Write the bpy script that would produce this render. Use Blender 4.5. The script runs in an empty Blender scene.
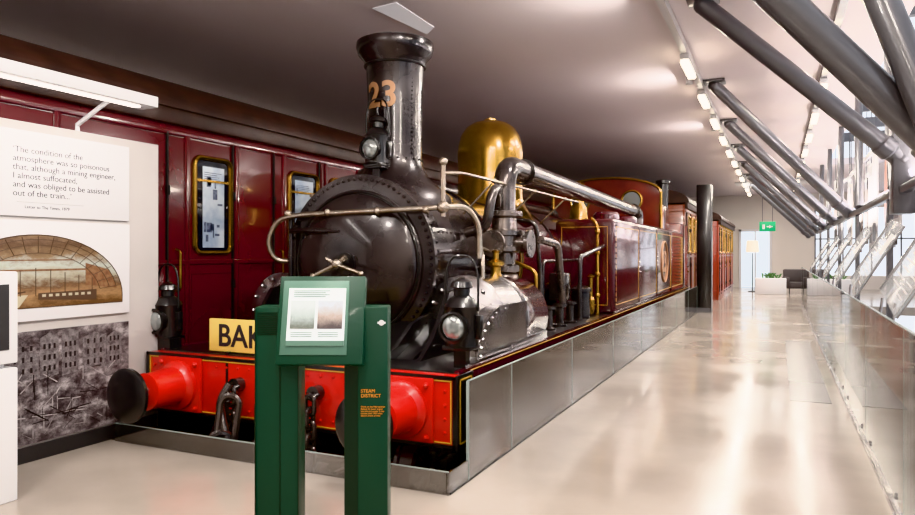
import bpy, bmesh, math, random
from mathutils import Vector, Matrix
random.seed(3)
S = bpy.context.scene
C = bpy.context.collection
PI = math.pi

# ------------------------------------------------------------------ materials
def mat(name, col, rough=0.5, metal=0.0, coat=0.0, col2=None, nscale=3.0, bump=0.0, bscale=20.0,
        rvar=0.0, emit=None, estr=0.0, stretch=None, spec=0.5):
    m = bpy.data.materials.new(name); m.use_nodes = True
    nt = m.node_tree; b = nt.nodes['Principled BSDF']
    b.inputs['Base Color'].default_value = (*col, 1)
    b.inputs['Roughness'].default_value = rough
    b.inputs['Metallic'].default_value = metal
    b.inputs['Coat Weight'].default_value = coat
    b.inputs['Coat Roughness'].default_value = 0.08
    b.inputs['Specular IOR Level'].default_value = spec
    tc = nt.nodes.new('ShaderNodeTexCoord')
    vec = tc.outputs['Object']
    if stretch:
        mp = nt.nodes.new('ShaderNodeMapping'); mp.inputs['Scale'].default_value = stretch
        nt.links.new(vec, mp.inputs[0]); vec = mp.outputs[0]
    if col2 or rvar:
        n = nt.nodes.new('ShaderNodeTexNoise'); n.inputs['Scale'].default_value = nscale
        n.inputs['Detail'].default_value = 5
        nt.links.new(vec, n.inputs['Vector'])
        r = nt.nodes.new('ShaderNodeValToRGB')
        r.color_ramp.elements[0].position = 0.35; r.color_ramp.elements[1].position = 0.65
        nt.links.new(n.outputs['Fac'], r.inputs[0])
        r.color_ramp.elements[0].color = (*col, 1)
        r.color_ramp.elements[1].color = (*(col2 or col), 1)
        nt.links.new(r.outputs[0], b.inputs['Base Color'])
        if rvar:
            mr = nt.nodes.new('ShaderNodeMapRange')
            mr.inputs['From Min'].default_value = 0.3; mr.inputs['From Max'].default_value = 0.7
            mr.inputs['To Min'].default_value = max(0.02, rough - rvar); mr.inputs['To Max'].default_value = rough + rvar
            nt.links.new(n.outputs['Fac'], mr.inputs[0]); nt.links.new(mr.outputs[0], b.inputs['Roughness'])
    if bump:
        n2 = nt.nodes.new('ShaderNodeTexNoise'); n2.inputs['Scale'].default_value = bscale
        nt.links.new(vec, n2.inputs['Vector'])
        bp = nt.nodes.new('ShaderNodeBump'); bp.inputs['Strength'].default_value = bump
        bp.inputs['Distance'].default_value = 0.02
        nt.links.new(n2.outputs['Fac'], bp.inputs['Height']); nt.links.new(bp.outputs[0], b.inputs['Normal'])
    if emit:
        b.inputs['Emission Color'].default_value = (*emit, 1); b.inputs['Emission Strength'].default_value = estr
    return m

def glass_mat(name, tint=(0.93, 0.96, 0.95), ior=1.5, extra=0.0, gloss=0.02):
    m = bpy.data.materials.new(name); m.use_nodes = True
    nt = m.node_tree; nt.nodes.clear()
    o = nt.nodes.new('ShaderNodeOutputMaterial'); mx = nt.nodes.new('ShaderNodeMixShader')
    t = nt.nodes.new('ShaderNodeBsdfTransparent'); t.inputs[0].default_value = (*tint, 1)
    g = nt.nodes.new('ShaderNodeBsdfGlossy'); g.inputs['Roughness'].default_value = gloss
    f = nt.nodes.new('ShaderNodeFresnel'); f.inputs[0].default_value = ior
    a = nt.nodes.new('ShaderNodeMath'); a.operation = 'ADD'; a.inputs[1].default_value = extra; a.use_clamp = True
    nt.links.new(f.outputs[0], a.inputs[0]); nt.links.new(a.outputs[0], mx.inputs[0])
    nt.links.new(t.outputs[0], mx.inputs[1]); nt.links.new(g.outputs[0], mx.inputs[2])
    nt.links.new(mx.outputs[0], o.inputs[0])
    return m

def frost_mat(name, col, fac):
    m = bpy.data.materials.new(name); m.use_nodes = True
    nt = m.node_tree; b = nt.nodes['Principled BSDF']; b.inputs['Base Color'].default_value = (*col, 1)
    b.inputs['Roughness'].default_value = 0.12; b.inputs['Alpha'].default_value = fac
    return m

def photo_mat(name, cols, scale, stretch=(1, 1, 1), rough=0.4, zramp=None, dist=0.4):
    m = bpy.data.materials.new(name); m.use_nodes = True
    nt = m.node_tree; b = nt.nodes['Principled BSDF']; b.inputs['Roughness'].default_value = rough
    tc = nt.nodes.new('ShaderNodeTexCoord'); mp = nt.nodes.new('ShaderNodeMapping')
    mp.inputs['Scale'].default_value = stretch
    nt.links.new(tc.outputs['Object'], mp.inputs[0])
    n = nt.nodes.new('ShaderNodeTexNoise'); n.inputs['Scale'].default_value = scale; n.inputs['Detail'].default_value = 9
    n.inputs['Roughness'].default_value = 0.72; n.inputs['Distortion'].default_value = dist
    nt.links.new(mp.outputs[0], n.inputs[0])
    r = nt.nodes.new('ShaderNodeValToRGB')
    el = r.color_ramp.elements
    lo, hi = (0.0, 1.0) if zramp else (0.36, 0.64)
    el[0].position = lo; el[0].color = (*cols[0], 1); el[1].position = hi; el[1].color = (*cols[-1], 1)
    for i, c in enumerate(cols[1:-1]):
        e = el.new(lo + (hi - lo) * (i + 1) / (len(cols) - 1)); e.color = (*c, 1)
    src = n.outputs['Fac']
    if zramp:
        sp = nt.nodes.new('ShaderNodeSeparateXYZ'); nt.links.new(tc.outputs['Object'], sp.inputs[0])
        mr = nt.nodes.new('ShaderNodeMapRange'); mr.inputs['From Min'].default_value = zramp[0]; mr.inputs['From Max'].default_value = zramp[1]
        mr.inputs['To Min'].default_value = -.25; mr.inputs['To Max'].default_value = .75
        nt.links.new(sp.outputs['Z'], mr.inputs[0])
        ad = nt.nodes.new('ShaderNodeMath'); ad.operation = 'MULTIPLY_ADD'; ad.inputs[1].default_value = zramp[2]
        nt.links.new(n.outputs['Fac'], ad.inputs[0]); nt.links.new(mr.outputs[0], ad.inputs[2]); src = ad.outputs[0]
    nt.links.new(src, r.inputs[0]); nt.links.new(r.outputs[0], b.inputs['Base Color'])
    return m

M = {}
M['smoke'] = mat('smokebox_black', (0.018, 0.016, 0.018), 0.27, 0.45, 0.45, col2=(0.052, 0.043, 0.044), nscale=2.2, rvar=0.07, bump=0.10, bscale=9)
M['black'] = mat('black_paint', (0.010, 0.010, 0.011), 0.28, 0.0, 0.5)
M['blackmatt'] = mat('black_matt', (0.008, 0.008, 0.009), 0.6)
M['maroon'] = mat('maroon_paint', (0.046, 0.004, 0.009), 0.2, 0.0, 1.0, col2=(0.060, 0.006, 0.011), nscale=1.5)
M['maroon2'] = mat('carriage_maroon', (0.075, 0.003, 0.007), 0.25, 0.0, 0.9, col2=(0.100, 0.004, 0.009), nscale=1.2)
M['red'] = mat('vermilion', (0.40, 0.005, 0.002), 0.28, 0.0, 0.35, col2=(0.48, 0.009, 0.003), nscale=3)
M['yellow'] = mat('lining_yellow', (0.50, 0.30, 0.06), 0.4)
M['board'] = mat('board_cream', (0.80, 0.60, 0.17), 0.45)
M['steel'] = mat('polished_steel', (0.52, 0.51, 0.51), 0.22, 0.95, 0, col2=(0.34, 0.32, 0.33), nscale=4, rvar=0.08)
M['pipe'] = mat('dark_steel_pipe', (0.04, 0.037, 0.04), 0.22, 0.7, 0.5, col2=(0.10, 0.085, 0.08), nscale=5, rvar=0.05)
M['pipe2'] = mat('grey_steel_pipe', (0.14, 0.13, 0.13), 0.28, 0.85, 0.2, col2=(0.24, 0.20, 0.18), nscale=6, rvar=0.06)
M['rail'] = mat('handrail_bronze', (0.50, 0.45, 0.39), 0.26, 0.9, 0, col2=(0.36, 0.29, 0.23), nscale=8)
M['brass'] = mat('brass', (0.60, 0.37, 0.10), 0.22, 1.0, 0, col2=(0.34, 0.20, 0.06), nscale=3, rvar=0.06)
M['gold'] = mat('gold_letter', (0.36, 0.20, 0.11), 0.4, 0.2)
M['wood'] = mat('teak', (0.13, 0.028, 0.010), 0.3, 0, 0.6, col2=(0.20, 0.045, 0.015), nscale=3, stretch=(1, 1, 6))
M['woodred'] = mat('red_wood', (0.26, 0.030, 0.012), 0.3, 0, 0.6, col2=(0.34, 0.045, 0.016), nscale=3)
M['cab'] = mat('cab_maroon', (0.085, 0.012, 0.010), 0.22, 0, 0.9, col2=(0.12, 0.018, 0.012), nscale=3)
M['brown'] = mat('roof_brown', (0.022, 0.010, 0.008), 0.5, col2=(0.042, 0.018, 0.013), nscale=4)
M['green'] = mat('kiosk_green', (0.008, 0.046, 0.027), 0.42, 0, 0.1, spec=0.4)
M['greenlt'] = mat('kiosk_bezel_green', (0.08, 0.17, 0.13), 0.4)
M['greendk'] = mat('kiosk_dark_green', (0.003, 0.018, 0.010), 0.45)
M['white'] = mat('white_panel', (0.68, 0.68, 0.70), 0.5)
M['beige'] = mat('display_wall_beige', (0.47, 0.44, 0.43), 0.6, col2=(0.51, 0.48, 0.465), nscale=1)
M['text'] = mat('text_dark', (0.03, 0.025, 0.03), 0.6)
M['orange'] = mat('text_orange', (0.85, 0.33, 0.04), 0.5)
M['floor'] = mat('polished_floor', (0.31, 0.27, 0.235), 0.15, 0, 0.0, col2=(0.37, 0.325, 0.285), nscale=0.9, rvar=0.06, bump=0.03, bscale=2.2, spec=0.9)
M['floor2'] = mat('floor_inlay_grey', (0.19, 0.175, 0.165), 0.22)
M['pit'] = mat('pit_dark', (0.02, 0.018, 0.018), 0.8)
M['dark'] = mat('dark_trim', (0.03, 0.03, 0.032), 0.45)
M['grey'] = mat('strut_grey', (0.12, 0.12, 0.13), 0.30, 0.3, 0.4)
M['ceil'] = mat('ceiling_plaster', (0.70, 0.635, 0.655), 0.6, col2=(0.73, 0.665, 0.68), nscale=0.5)
M['wall'] = mat('wall_cream', (0.68, 0.63, 0.58), 0.7)
M['lit'] = mat('lamp_glow', (1, 1, 1), 0.5, emit=(1.0, 0.86, 0.66), estr=20)
M['led'] = mat('led_strip', (1, 1, 1), 0.5, emit=(1.0, 0.9, 0.82), estr=8)
M['reflpatch'] = mat('ceiling_reflection_patch', (.7, .68, .70), 0.5, emit=(1.0, 0.95, 0.97), estr=0.22)  # faint glow imitating window light reflected on the ceiling
M['lens'] = mat('lamp_lens', (0.34, 0.37, 0.37), 0.08, 0.6, 1.0)
M['pane'] = mat('carriage_pane_dark', (0.012, 0.014, 0.02), 0.05, 0, 1.0)
M['blind'] = mat('carriage_window_reflection', (0.36, 0.46, 0.62), 0.2, 0, 0.8, col2=(0.62, 0.70, 0.78), nscale=5)  # posters reflected in the window glass, painted as pale panels
M['winrefld'] = mat('window_reflection_dark', (0.05, 0.07, 0.13), 0.3, 0, 0.5, col2=(0.20, 0.24, 0.34), nscale=18)
M['shade'] = mat('lamp_shade', (0.9, 0.85, 0.75), 0.6, emit=(1, 0.85, 0.6), estr=1.2)
M['exit'] = mat('exit_green', (0.0, 0.26, 0.10), 0.4, emit=(0.0, 0.6, 0.25), estr=0.3)
M['screen'] = mat('screen_white', (0.60, 0.65, 0.69), 0.3, emit=(0.85, 0.9, 0.9), estr=0.15)
M['pic1'] = photo_mat('picture_grey', [(0.40, 0.38, 0.34), (0.12, 0.14, 0.12), (0.34, 0.40, 0.40), (0.5, 0.56, 0.58)], 30, zramp=(1.18, 1.34, .5))
M['pic2'] = photo_mat('picture_warm', [(0.18, 0.13, 0.11), (0.06, 0.045, 0.05), (0.36, 0.30, 0.27), (0.45, 0.50, 0.56)], 34, zramp=(1.18, 1.34, .5))
M['bw'] = photo_mat('historic_photo', [(0.016, 0.012, 0.014), (0.06, 0.048, 0.052), (0.15, 0.13, 0.135), (0.34, 0.31, 0.315)], 7.5, (1, 1.0, 1.4), 0.5, dist=.15)
M['bwl'] = photo_mat('photo_light_timber', [(0.12, 0.10, 0.10), (0.30, 0.27, 0.27), (0.42, 0.39, 0.39)], 14, (1, 1, 1), 0.5)
M['bwm'] = photo_mat('photo_mid_tone', [(0.05, 0.042, 0.045), (0.13, 0.115, 0.12), (0.22, 0.20, 0.205)], 22, (1, 1, 1), 0.5)
M['bwd'] = mat('photo_dark_timber', (0.014, 0.011, 0.012), 0.5)
M['paint'] = photo_mat('painting', [(0.10, 0.05, 0.02), (0.30, 0.18, 0.09), (0.12, 0.065, 0.035), (0.32, 0.30, 0.23), (0.38, 0.41, 0.37), (0.20, 0.13, 0.07), (0.09, 0.05, 0.028), (0.20, 0.13, 0.075)], 7, (1, 1, 2.2), zramp=(1.2, 1.74, .5))
M['paintdk'] = mat('painting_dark', (0.07, 0.04, 0.025), 0.6)
M['paintrd'] = mat('painting_red_brown', (0.14, 0.06, 0.03), 0.6, col2=(0.22, 0.12, 0.06), nscale=25)
M['paintlt'] = mat('painting_light', (0.40, 0.36, 0.26), 0.6)
M['glass'] = glass_mat('barrier_glass', (0.72, 0.71, 0.70), 1.5, 0.25, .05)
M['glass2'] = glass_mat('balustrade_glass', (0.84, 0.85, 0.84), 1.45, 0.09)
M['acryl'] = frost_mat('acrylic_sheet', (0.66, 0.70, 0.73), 0.40)
M['edge'] = mat('glass_edge', (0.28, 0.33, 0.32), 0.25)
M['gp1'] = mat('graphic_white', (0.60, 0.59, 0.59), 0.4)
M['gp2'] = photo_mat('graphic_dark', [(0.03, 0.03, 0.03), (0.12, 0.10, 0.09), (0.4, 0.36, 0.33)], 2.5)
M['gp3'] = mat('graphic_brown', (0.12, 0.05, 0.03), 0.5)
M['chair'] = mat('chair_fabric', (0.07, 0.06, 0.06), 0.8)
M['leaf'] = mat('plant_leaf', (0.06, 0.16, 0.04), 0.6)
M['doorp'] = mat('far_door_pane_glow', (0.55, 0.62, 0.70), 0.2, emit=(.8, .9, 1), estr=.7)  # glow put into the pane for daylight, brightening the far end

# ------------------------------------------------------------------ geometry
def root(name, loc=(0, 0, 0)):
    e = bpy.data.objects.new(name, None); e.location = loc; e.empty_display_size = 0.2
    C.objects.link(e); return e

def adopt(o, parent):
    if parent:
        o.parent = parent
        o.matrix_parent_inverse = Matrix.Translation(parent.location).inverted()

def align(p0, p1):
    d = (Vector(p1) - Vector(p0))
    return Matrix.Translation(Vector(p0)) @ d.to_track_quat('Z', 'Y').to_matrix().to_4x4(), d.length

class G:
    def __init__(s): s.bm = bmesh.new()
    def box(s, lo, hi, bev=0.0, mtx=None, seg=2):
        lo = Vector(lo); hi = Vector(hi)
        m = Matrix.Translation((lo + hi) / 2) @ Matrix.Diagonal((*(hi - lo), 1))
        if mtx: m = mtx @ m
        r = bmesh.ops.create_cube(s.bm, size=1, matrix=m)
        if bev:
            es = list({e for v in r['verts'] for e in v.link_edges})
            bmesh.ops.bevel(s.bm, geom=es, offset=bev, segments=seg, affect='EDGES', profile=0.5)
        return s
    def lathe(s, prof, p0, axis=(0, 0, 1), n=40, mtx=None):
        q = Vector(axis).to_track_quat('Z', 'Y').to_matrix().to_4x4()
        m = mtx or (Matrix.Translation(Vector(p0)) @ q)
        rings = []
        for r, t in prof:
            if r < 1e-6: rings.append([s.bm.verts.new(m @ Vector((0, 0, t)))])
            else: rings.append([s.bm.verts.new(m @ Vector((r * math.cos(2 * PI * i / n), r * math.sin(2 * PI * i / n), t))) for i in range(n)])
        for a, b in zip(rings, rings[1:]):
            if len(a) == 1 and len(b) == 1: continue
            for i in range(n):
                j = (i + 1) % n
                try:
                    if len(a) == 1: s.bm.faces.new((a[0], b[i], b[j]))
                    elif len(b) == 1: s.bm.faces.new((a[i], a[j], b[0]))
                    else: s.bm.faces.new((a[i], a[j], b[j], b[i]))
                except ValueError: pass
        return s
    def cyl(s, p0, p1, r, r2=None, n=24):
        m, L = align(p0, p1); r2 = r if r2 is None else r2
        return s.lathe([(0, 0), (r, 0), (r2, L), (0, L)], None, n=n, mtx=m)
    def sph(s, c, r, n=16, sc=(1, 1, 1)):
        bmesh.ops.create_uvsphere(s.bm, u_segments=n, v_segments=n // 2, radius=r,
                                  matrix=Matrix.Translation(Vector(c)) @ Matrix.Diagonal((*sc, 1)))
        return s
    def rivet(s, c, r=0.014):
        bmesh.ops.create_icosphere(s.bm, subdivisions=1, radius=r, matrix=Matrix.Translation(Vector(c))); return s
    def tube(s, pts, r, fil=0.0, n=14, closed=False):
        P = [Vector(p) for p in pts]
        if fil:
            Q = [P[0]]
            for a, b, c in zip(P, P[1:], P[2:]):
                d1 = (a - b); d2 = (c - b); f = min(fil, d1.length * 0.49, d2.length * 0.49)
                s0 = b + d1.normalized() * f; s1 = b + d2.normalized() * f
                for k in range(9):
                    t = k / 8; Q.append(s0 * (1 - t) ** 2 + b * 2 * t * (1 - t) + s1 * t * t)
            Q.append(P[-1]); P = Q
        rings = []; T0 = None; N = len(P)
        for i in range(N):
            if closed: t = (P[(i + 1) % N] - P[i - 1]).normalized()
            else: t = (P[min(i + 1, N - 1)] - P[max(i - 1, 0)]).normalized()
            if T0 is None:
                u = t.orthogonal().normalized()
            else:
                u = T0.rotation_difference(t) @ u; u = (u - t * u.dot(t)).normalized()
            T0 = t; w = t.cross(u)
            rr = r[i] if isinstance(r, list) else r
            rings.append([s.bm.verts.new(P[i] + (u * math.cos(2 * PI * k / n) + w * math.sin(2 * PI * k / n)) * rr) for k in range(n)])
        for a, b in zip(rings, rings[1:]):
            for k in range(n):
                j = (k + 1) % n; s.bm.faces.new((a[k], a[j], b[j], b[k]))
        if closed:
            a, b = rings[-1], rings[0]
            off = min(range(n), key=lambda o: (a[0].co - b[o].co).length)
            for k in range(n):
                s.bm.faces.new((a[k], a[(k + 1) % n], b[(k + 1 + off) % n], b[(k + off) % n]))
        else:
            s.bm.faces.new(rings[0][::-1]); s.bm.faces.new(rings[-1])
        return s
    def prism(s, pts, vec):
        vec = Vector(vec)
        a = [s.bm.verts.new(Vector(p)) for p in pts]; b = [s.bm.verts.new(Vector(p) + vec) for p in pts]
        n = len(a)
        s.bm.faces.new(a[::-1]); s.bm.faces.new(b)
        for i in range(n): s.bm.faces.new((a[i], a[(i + 1) % n], b[(i + 1) % n], b[i]))
        return s
    def done(s, name, m, parent=None, smooth=True, ang=35):
        bmesh.ops.recalc_face_normals(s.bm, faces=s.bm.faces)
        me = bpy.data.meshes.new(name); s.bm.to_mesh(me); s.bm.free()
        if smooth:
            me.polygons.foreach_set('use_smooth', [True] * len(me.polygons))
            me.set_sharp_from_angle(angle=math.radians(ang))
        me.materials.append(M[m] if isinstance(m, str) else m)
        o = bpy.data.objects.new(name, me); C.objects.link(o); adopt(o, parent); return o

def text(body, size, mtx, m, parent, name, ext=0.002, alignx='LEFT', bend=None, bold=0.0, sp=1.0):
    cu = bpy.data.curves.new(name, 'FONT'); cu.body = body; cu.size = size; cu.extrude = ext; cu.align_x = alignx
    cu.offset = bold; cu.space_line = sp
    o = bpy.data.objects.new(name + '_tmp', cu); C.objects.link(o)
    dg = bpy.context.evaluated_depsgraph_get(); me = bpy.data.meshes.new_from_object(o.evaluated_get(dg))
    bpy.data.objects.remove(o)
    if bend:
        bm = bmesh.new(); bm.from_mesh(me)
        bmesh.ops.triangulate(bm, faces=bm.faces)
        for _ in range(2):
            bmesh.ops.subdivide_edges(bm, edges=[e for e in bm.edges if e.calc_length() > 0.025], cuts=2)
            bmesh.ops.triangulate(bm, faces=bm.faces)
        for v in bm.verts:
            a = v.co.x / bend; rr = bend + v.co.z
            v.co = Vector((rr * math.sin(a), v.co.y, rr * math.cos(a)))
        bm.to_mesh(me); bm.free()
    me.transform(mtx)
    me.materials.clear(); me.materials.append(M[m])
    ob = bpy.data.objects.new(name, me); C.objects.link(ob); adopt(ob, parent); return ob

FACE_X = lambda x, y, z: Matrix(((0, 0, 1, x), (1, 0, 0, y), (0, 1, 0, z), (0, 0, 0, 1)))
FACE_Y = lambda x, y, z: Matrix(((1, 0, 0, x), (0, 0, -1, y), (0, 1, 0, z), (0, 0, 0, 1)))

def ring_pts(c, r, axis, n=40, a0=0, a1=2 * PI, full=True):
    out = []
    for k in range(n if full else n + 1):
        t = a0 + (a1 - a0) * k / n
        if axis == 'y': out.append((c[0] + r * math.cos(t), c[1], c[2] + r * math.sin(t)))
        elif axis == 'x': out.append((c[0], c[1] + r * math.cos(t), c[2] + r * math.sin(t)))
        else: out.append((c[0] + r * math.cos(t), c[1] + r * math.sin(t), c[2]))
    return out

# ------------------------------------------------------------------ room
g = G(); g.box((-5.3, -4, -0.25), (0.75, 4.12, 0)); g.box((-1.99, 4.12, -0.25), (0.75, 24, 0)); g.box((-1.99, 24, -0.25), (7, 35, 0))
g.done('floor', 'floor', smooth=False)
g = G(); g.box((0.12, 8.3, 0.0), (0.52, 14.0, 0.004)); g.done('trim_floor_inlay', 'floor2', smooth=False)
g = G(); g.box((-9, -4, -1.05), (-1.9, 35, -0.95)); g.box((-2.06, 4.12, -0.95), (-1.99, 35, -0.02)); g.box((-5.3, 4.05, -0.95), (-1.99, 4.12, -0.02))
g.done('floor_track_pit', 'pit', smooth=False)
g = G(); g.box((0.75, -4, -3.8), (7, 24, -3.6)); g.done('floor_lower_level', 'floor', smooth=False)
g = G(); g.box((-9, -4, 4.3), (1.35, 35, 4.5)); g.box((1.35, 24, 4.3), (7, 35, 4.5)); g.done('ceiling', 'ceil', smooth=False)
g = G(); g.box((-9.2, -4, -1), (-9, 35, 4.5)); g.done('wall_left', 'wall', smooth=False)
g = G(); g.box((-9.2, -4.2, -3.8), (7, -4, 4.5)); g.done('wall_back', 'wall', smooth=False)
g = G()
g.box((-9.2, 35, -1), (1.5, 35.2, 4.5)); g.box((1.5, 35, -1), (6, 35.2, 0.6)); g.box((1.5, 35, 3.6), (6, 35.2, 4.5)); g.box((6, 35, -1), (7, 35.2, 4.5))
g.done('wall_far', 'wall', smooth=False)
g = G()
for x in (1.5, 2.6, 3.7, 4.8, 5.94): g.box((x, 35.02, 0.6), (x + 0.06, 35.12, 3.6))
g.box((1.5, 35.02, 2.2), (6, 35.12, 2.26)); g.done('window_1', 'grey', smooth=False)
D = root('door_1', (-1.05, 34.95, 0))
g = G(); g.box((-1.65, 34.9, 0), (-1.55, 34.99, 2.7)); g.box((-.35, 34.9, 0), (-.25, 34.99, 2.7)); g.box((-1.65, 34.9, 2.6), (-.25, 34.99, 2.7)); g.box((-.98, 34.9, 0), (-.92, 34.99, 2.6)); g.done('door_frame', 'white', D)
g = G(); g.box((-1.55, 34.94, 0), (-.35, 34.97, 2.6)); g.done('door_glazing', 'doorp', D, smooth=False)
g = G(); g.box((7, -4.2, -3.8), (7.2, 35.2, -0.5))
for i in range(14): g.box((7, -4 + i * 2.95, -0.5), (7.2, -3.6 + i * 2.95, 7))
g.box((7, -4.2, 3), (7.2, 35.2, 3.3)); g.done('wall_right', 'wall', smooth=False)
g = G()
for i in range(12): g.box((1.35, -3 + i * 2.3, 4.75), (7, -2.88 + i * 2.3, 5.0))
for x in (1.4, 3.2, 5.0, 6.9): g.box((x, -4, 4.7), (x + 0.1, 23.9, 4.95))
g.done('window_2', 'grey', smooth=False)
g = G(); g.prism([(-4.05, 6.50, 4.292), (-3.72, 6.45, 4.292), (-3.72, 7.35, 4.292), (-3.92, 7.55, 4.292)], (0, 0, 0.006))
g.done('trim_ceiling_reflection_patch', 'reflpatch', smooth=False)  # flat patch standing in for a window reflection

# pit glass barrier
rt = root('glass_barrier', (-1.97, 9, 0))
seams = [4.42, 5.28, 7.1, 9.1, 11.2, 13.3, 15.4, 17.5, 19.5]
g = G()
for a, b in zip(seams, seams[1:]): g.box((-1.98, a + 0.008, 0.0), (-1.965, b - 0.008, 0.70))
g.box((-1.98, 4.10, 0.0), (-1.965, 4.41, 0.15)); g.box((-5.12, 4.10, 0.0), (-1.985, 4.112, 0.15))
g.done('glass_panels', 'glass', rt, smooth=False)
g = G()
for a in seams: g.box((-1.983, a - 0.004, 0.0), (-1.962, a + 0.004, 0.70))
g.box((-1.982, 4.43, 0.70), (-1.963, 19.5, 0.705)); g.box((-5.12, 4.098, 0.15), (-1.97, 4.114, 0.155))
g.done('glass_edges', 'edge', rt, smooth=False)
g = G(); g.box((-1.985, 4.12, 0), (-1.96, 19.5, 0.012)); g.done('channel', 'dark', rt, smooth=False)

# ------------------------------------------------------------------ steam locomotive
X0 = -3.63
L = root('steam_locomotive', (X0, 11, -0.75))
ZC = 1.52
def sbprof(R, base):
    pts = []
    for k in range(0, 41):
        a = math.radians(-38 + k * (256 / 40)); pts.append((R * math.cos(a), ZC + R * math.sin(a)))
    l = [(-R * 0.80, 1.0), (-R * 0.86, 0.88), (-base, 0.74)]
    r = [(base, 0.74), (R * 0.86, 0.88), (R * 0.80, 1.0)]
    return pts + l + r
g = G()
P = sbprof(0.80, 0.98)
g.prism([(X0 + a, 5.60, b) for a, b in P], (0, 1.35, 0))
g.done('smokebox', 'smoke', L, ang=30)
P2 = sbprof(0.83, 1.02)
g = G(); g.prism([(X0 + a, 5.56, b) for a, b in P2], (0, 0.05, 0)); g.prism([(X0 + a, 6.9, b) for a, b in P2], (0, 0.06, 0))
g.done('smokebox_flanges', 'smoke', L)
g = G()
for k in range(56):
    t = math.radians(-40 + k * 260 / 55); g.rivet((X0 + .785 * math.cos(t), 5.553, ZC + .785 * math.sin(t)), 0.018)
for yy in (5.68, 6.84):
    for k in range(40):
        t = math.radians(-30 + k * 240 / 39); g.rivet((X0 + .80 * math.cos(t), yy, ZC + .80 * math.sin(t)), 0.018)
for s in (-1, 1):
    for k in range(6):
        g.rivet((X0 + s * (.70 + .045 * k), 5.553, 1.0 - .042 * k), .016)
for k in range(12):
    for t in (.35, -.2): g.rivet((X0 + .80 * math.cos(t), 5.78 + k * .09, ZC + .80 * math.sin(t)), .014)
g.done('smokebox_rivets', 'smoke', L)
g = G(); g.lathe([(0.70, 0), (0.70, 0.02), (0.685, 0.03), (0.66, 0.032), (0.655, 0.05), (0.62, 0.066), (0.50, 0.115), (0.35, 0.155), (0.2, 0.178), (0.08, 0.187), (0, 0.188)], (X0, 5.56, ZC - .02), (0, -1, 0), 64)
g.done('smokebox_door', 'smoke', L, ang=50)
g = G(); g.tube(ring_pts((X0, 5.525, ZC - .02), .675, 'y', 60), 0.012, closed=True, n=8)
g.cyl((X0, 5.42, ZC - .02), (X0, 5.24, ZC - .02), 0.045); g.cyl((X0, 5.39, ZC - .02), (X0, 5.35, ZC - .02), 0.10)
g.done('door_ring_and_boss', 'black', L)
g = G()
g.tube([(X0 - .27, 5.24, ZC - .13), (X0 - .02, 5.27, ZC - .02), (X0 + .06, 5.27, ZC + .04)], [0.018, 0.028, 0.03])
g.tube([(X0 - .10, 5.20, ZC + .03), (X0 + .0, 5.20, ZC - .02), (X0 + .26, 5.20, ZC - .10)], 0.017, fil=0.03)
g.sph((X0 - .28, 5.24, ZC - .135), .030); g.sph((X0 + .27, 5.20, ZC - .105), .028); g.sph((X0, 5.22, ZC - .02), .05)
g.done('door_handles', 'rail', L)
g = G()
for dz in (0.30, -0.34):
    g.tube([(X0 - .74, 5.49, ZC + dz), (X0 - .55, 5.46, ZC + dz), (X0 - .3, 5.41, ZC + dz * .97), (X0 - .1, 5.395, ZC + dz * .95)], [.03, .03, .024, .012])
g.cyl((X0 - .74, 5.50, ZC - .45), (X0 - .74, 5.50, ZC + .42), .025)
g.done('door_hinge_straps', 'smoke', L)

# chimney
CY = 6.27
g = G(); g.lathe([(0.62, 2.06), (0.60, 2.18), (0.46, 2.29), (0.35, 2.38), (0.295, 2.50), (0.28, 2.60), (0.285, 3.2), (0.30, 3.52), (0.33, 3.60), (0.385, 3.66), (0.405, 3.73), (0.40, 3.78), (0.36, 3.80), (0.34, 3.79), (0.27, 3.7), (0.25, 3.2), (0, 3.1)], (X0, CY, 0), n=56)
g.done('chimney', 'smoke', L, ang=50)
g = G(); g.tube(ring_pts((X0, CY, 3.54), .312, 'z', 48), 0.014, closed=True, n=8)
for k in range(20):
    t = 2 * PI * k / 20; g.rivet((X0 + .287 * math.cos(t), CY + .287 * math.sin(t), 2.56), .014)
for k in range(21): g.rivet((X0 + .2875 * math.cos(-.4), CY + .2875 * math.sin(-.4), 2.62 + k * .042), .011)
g.done('chimney_band', 'black', L)
text('23', 0.36, Matrix.Translation((X0, CY, 3.08)) @ FACE_Y(0, 0, 0), 'gold', L, 'chimney_number', 0.003, 'CENTER', bend=0.2945, bold=0.008)

# boiler
g = G(); g.lathe([(0, 0), (0.73, 0), (0.73, 9.1), (0, 9.1)], (X0, 6.95, ZC), (0, 1, 0), 64)
g.done('boiler', 'maroon', L)
g = G()
for yy in (7.0, 8.1, 9.6, 11.2, 12.8, 14.4): g.lathe([(0.73, 0), (0.742, 0), (0.742, 0.06), (0.73, 0.06)], (X0, yy, ZC), (0, 1, 0), 64)
g.done('boiler_bands', 'black', L)
DY = 8.9
g = G()
g.lathe([(0.62, 2.02), (0.56, 2.14), (0.49, 2.26), (0.455, 2.36), (0.445, 2.75), (0.455, 2.95), (0.445, 3.08), (0.41, 3.22), (0.34, 3.33), (0.24, 3.40), (0.1, 3.435), (0, 3.44)], (X0, DY, 0), n=48)
g.done('dome', 'brass', L, ang=60)
g = G(); g.cyl((X0, DY, 3.43), (X0, DY, 3.46), .08)
for yy in (6.97, 8.09, 8.17): g.tube(ring_pts((X0, yy, ZC), .745, 'y', 40, -.2 * PI, 1.2 * PI, False), 0.007, n=6)
g.done('dome_cap_and_band_lining', 'brass', L)
g = G(); g.lathe([(0.2, 2.2), (0.16, 2.5), (0.10, 2.6), (0.1, 2.95), (0.13, 3.0), (0, 3.02)], (X0, 13.6, 0), n=28); g.done('safety_valve', 'brass', L, ang=60)

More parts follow.
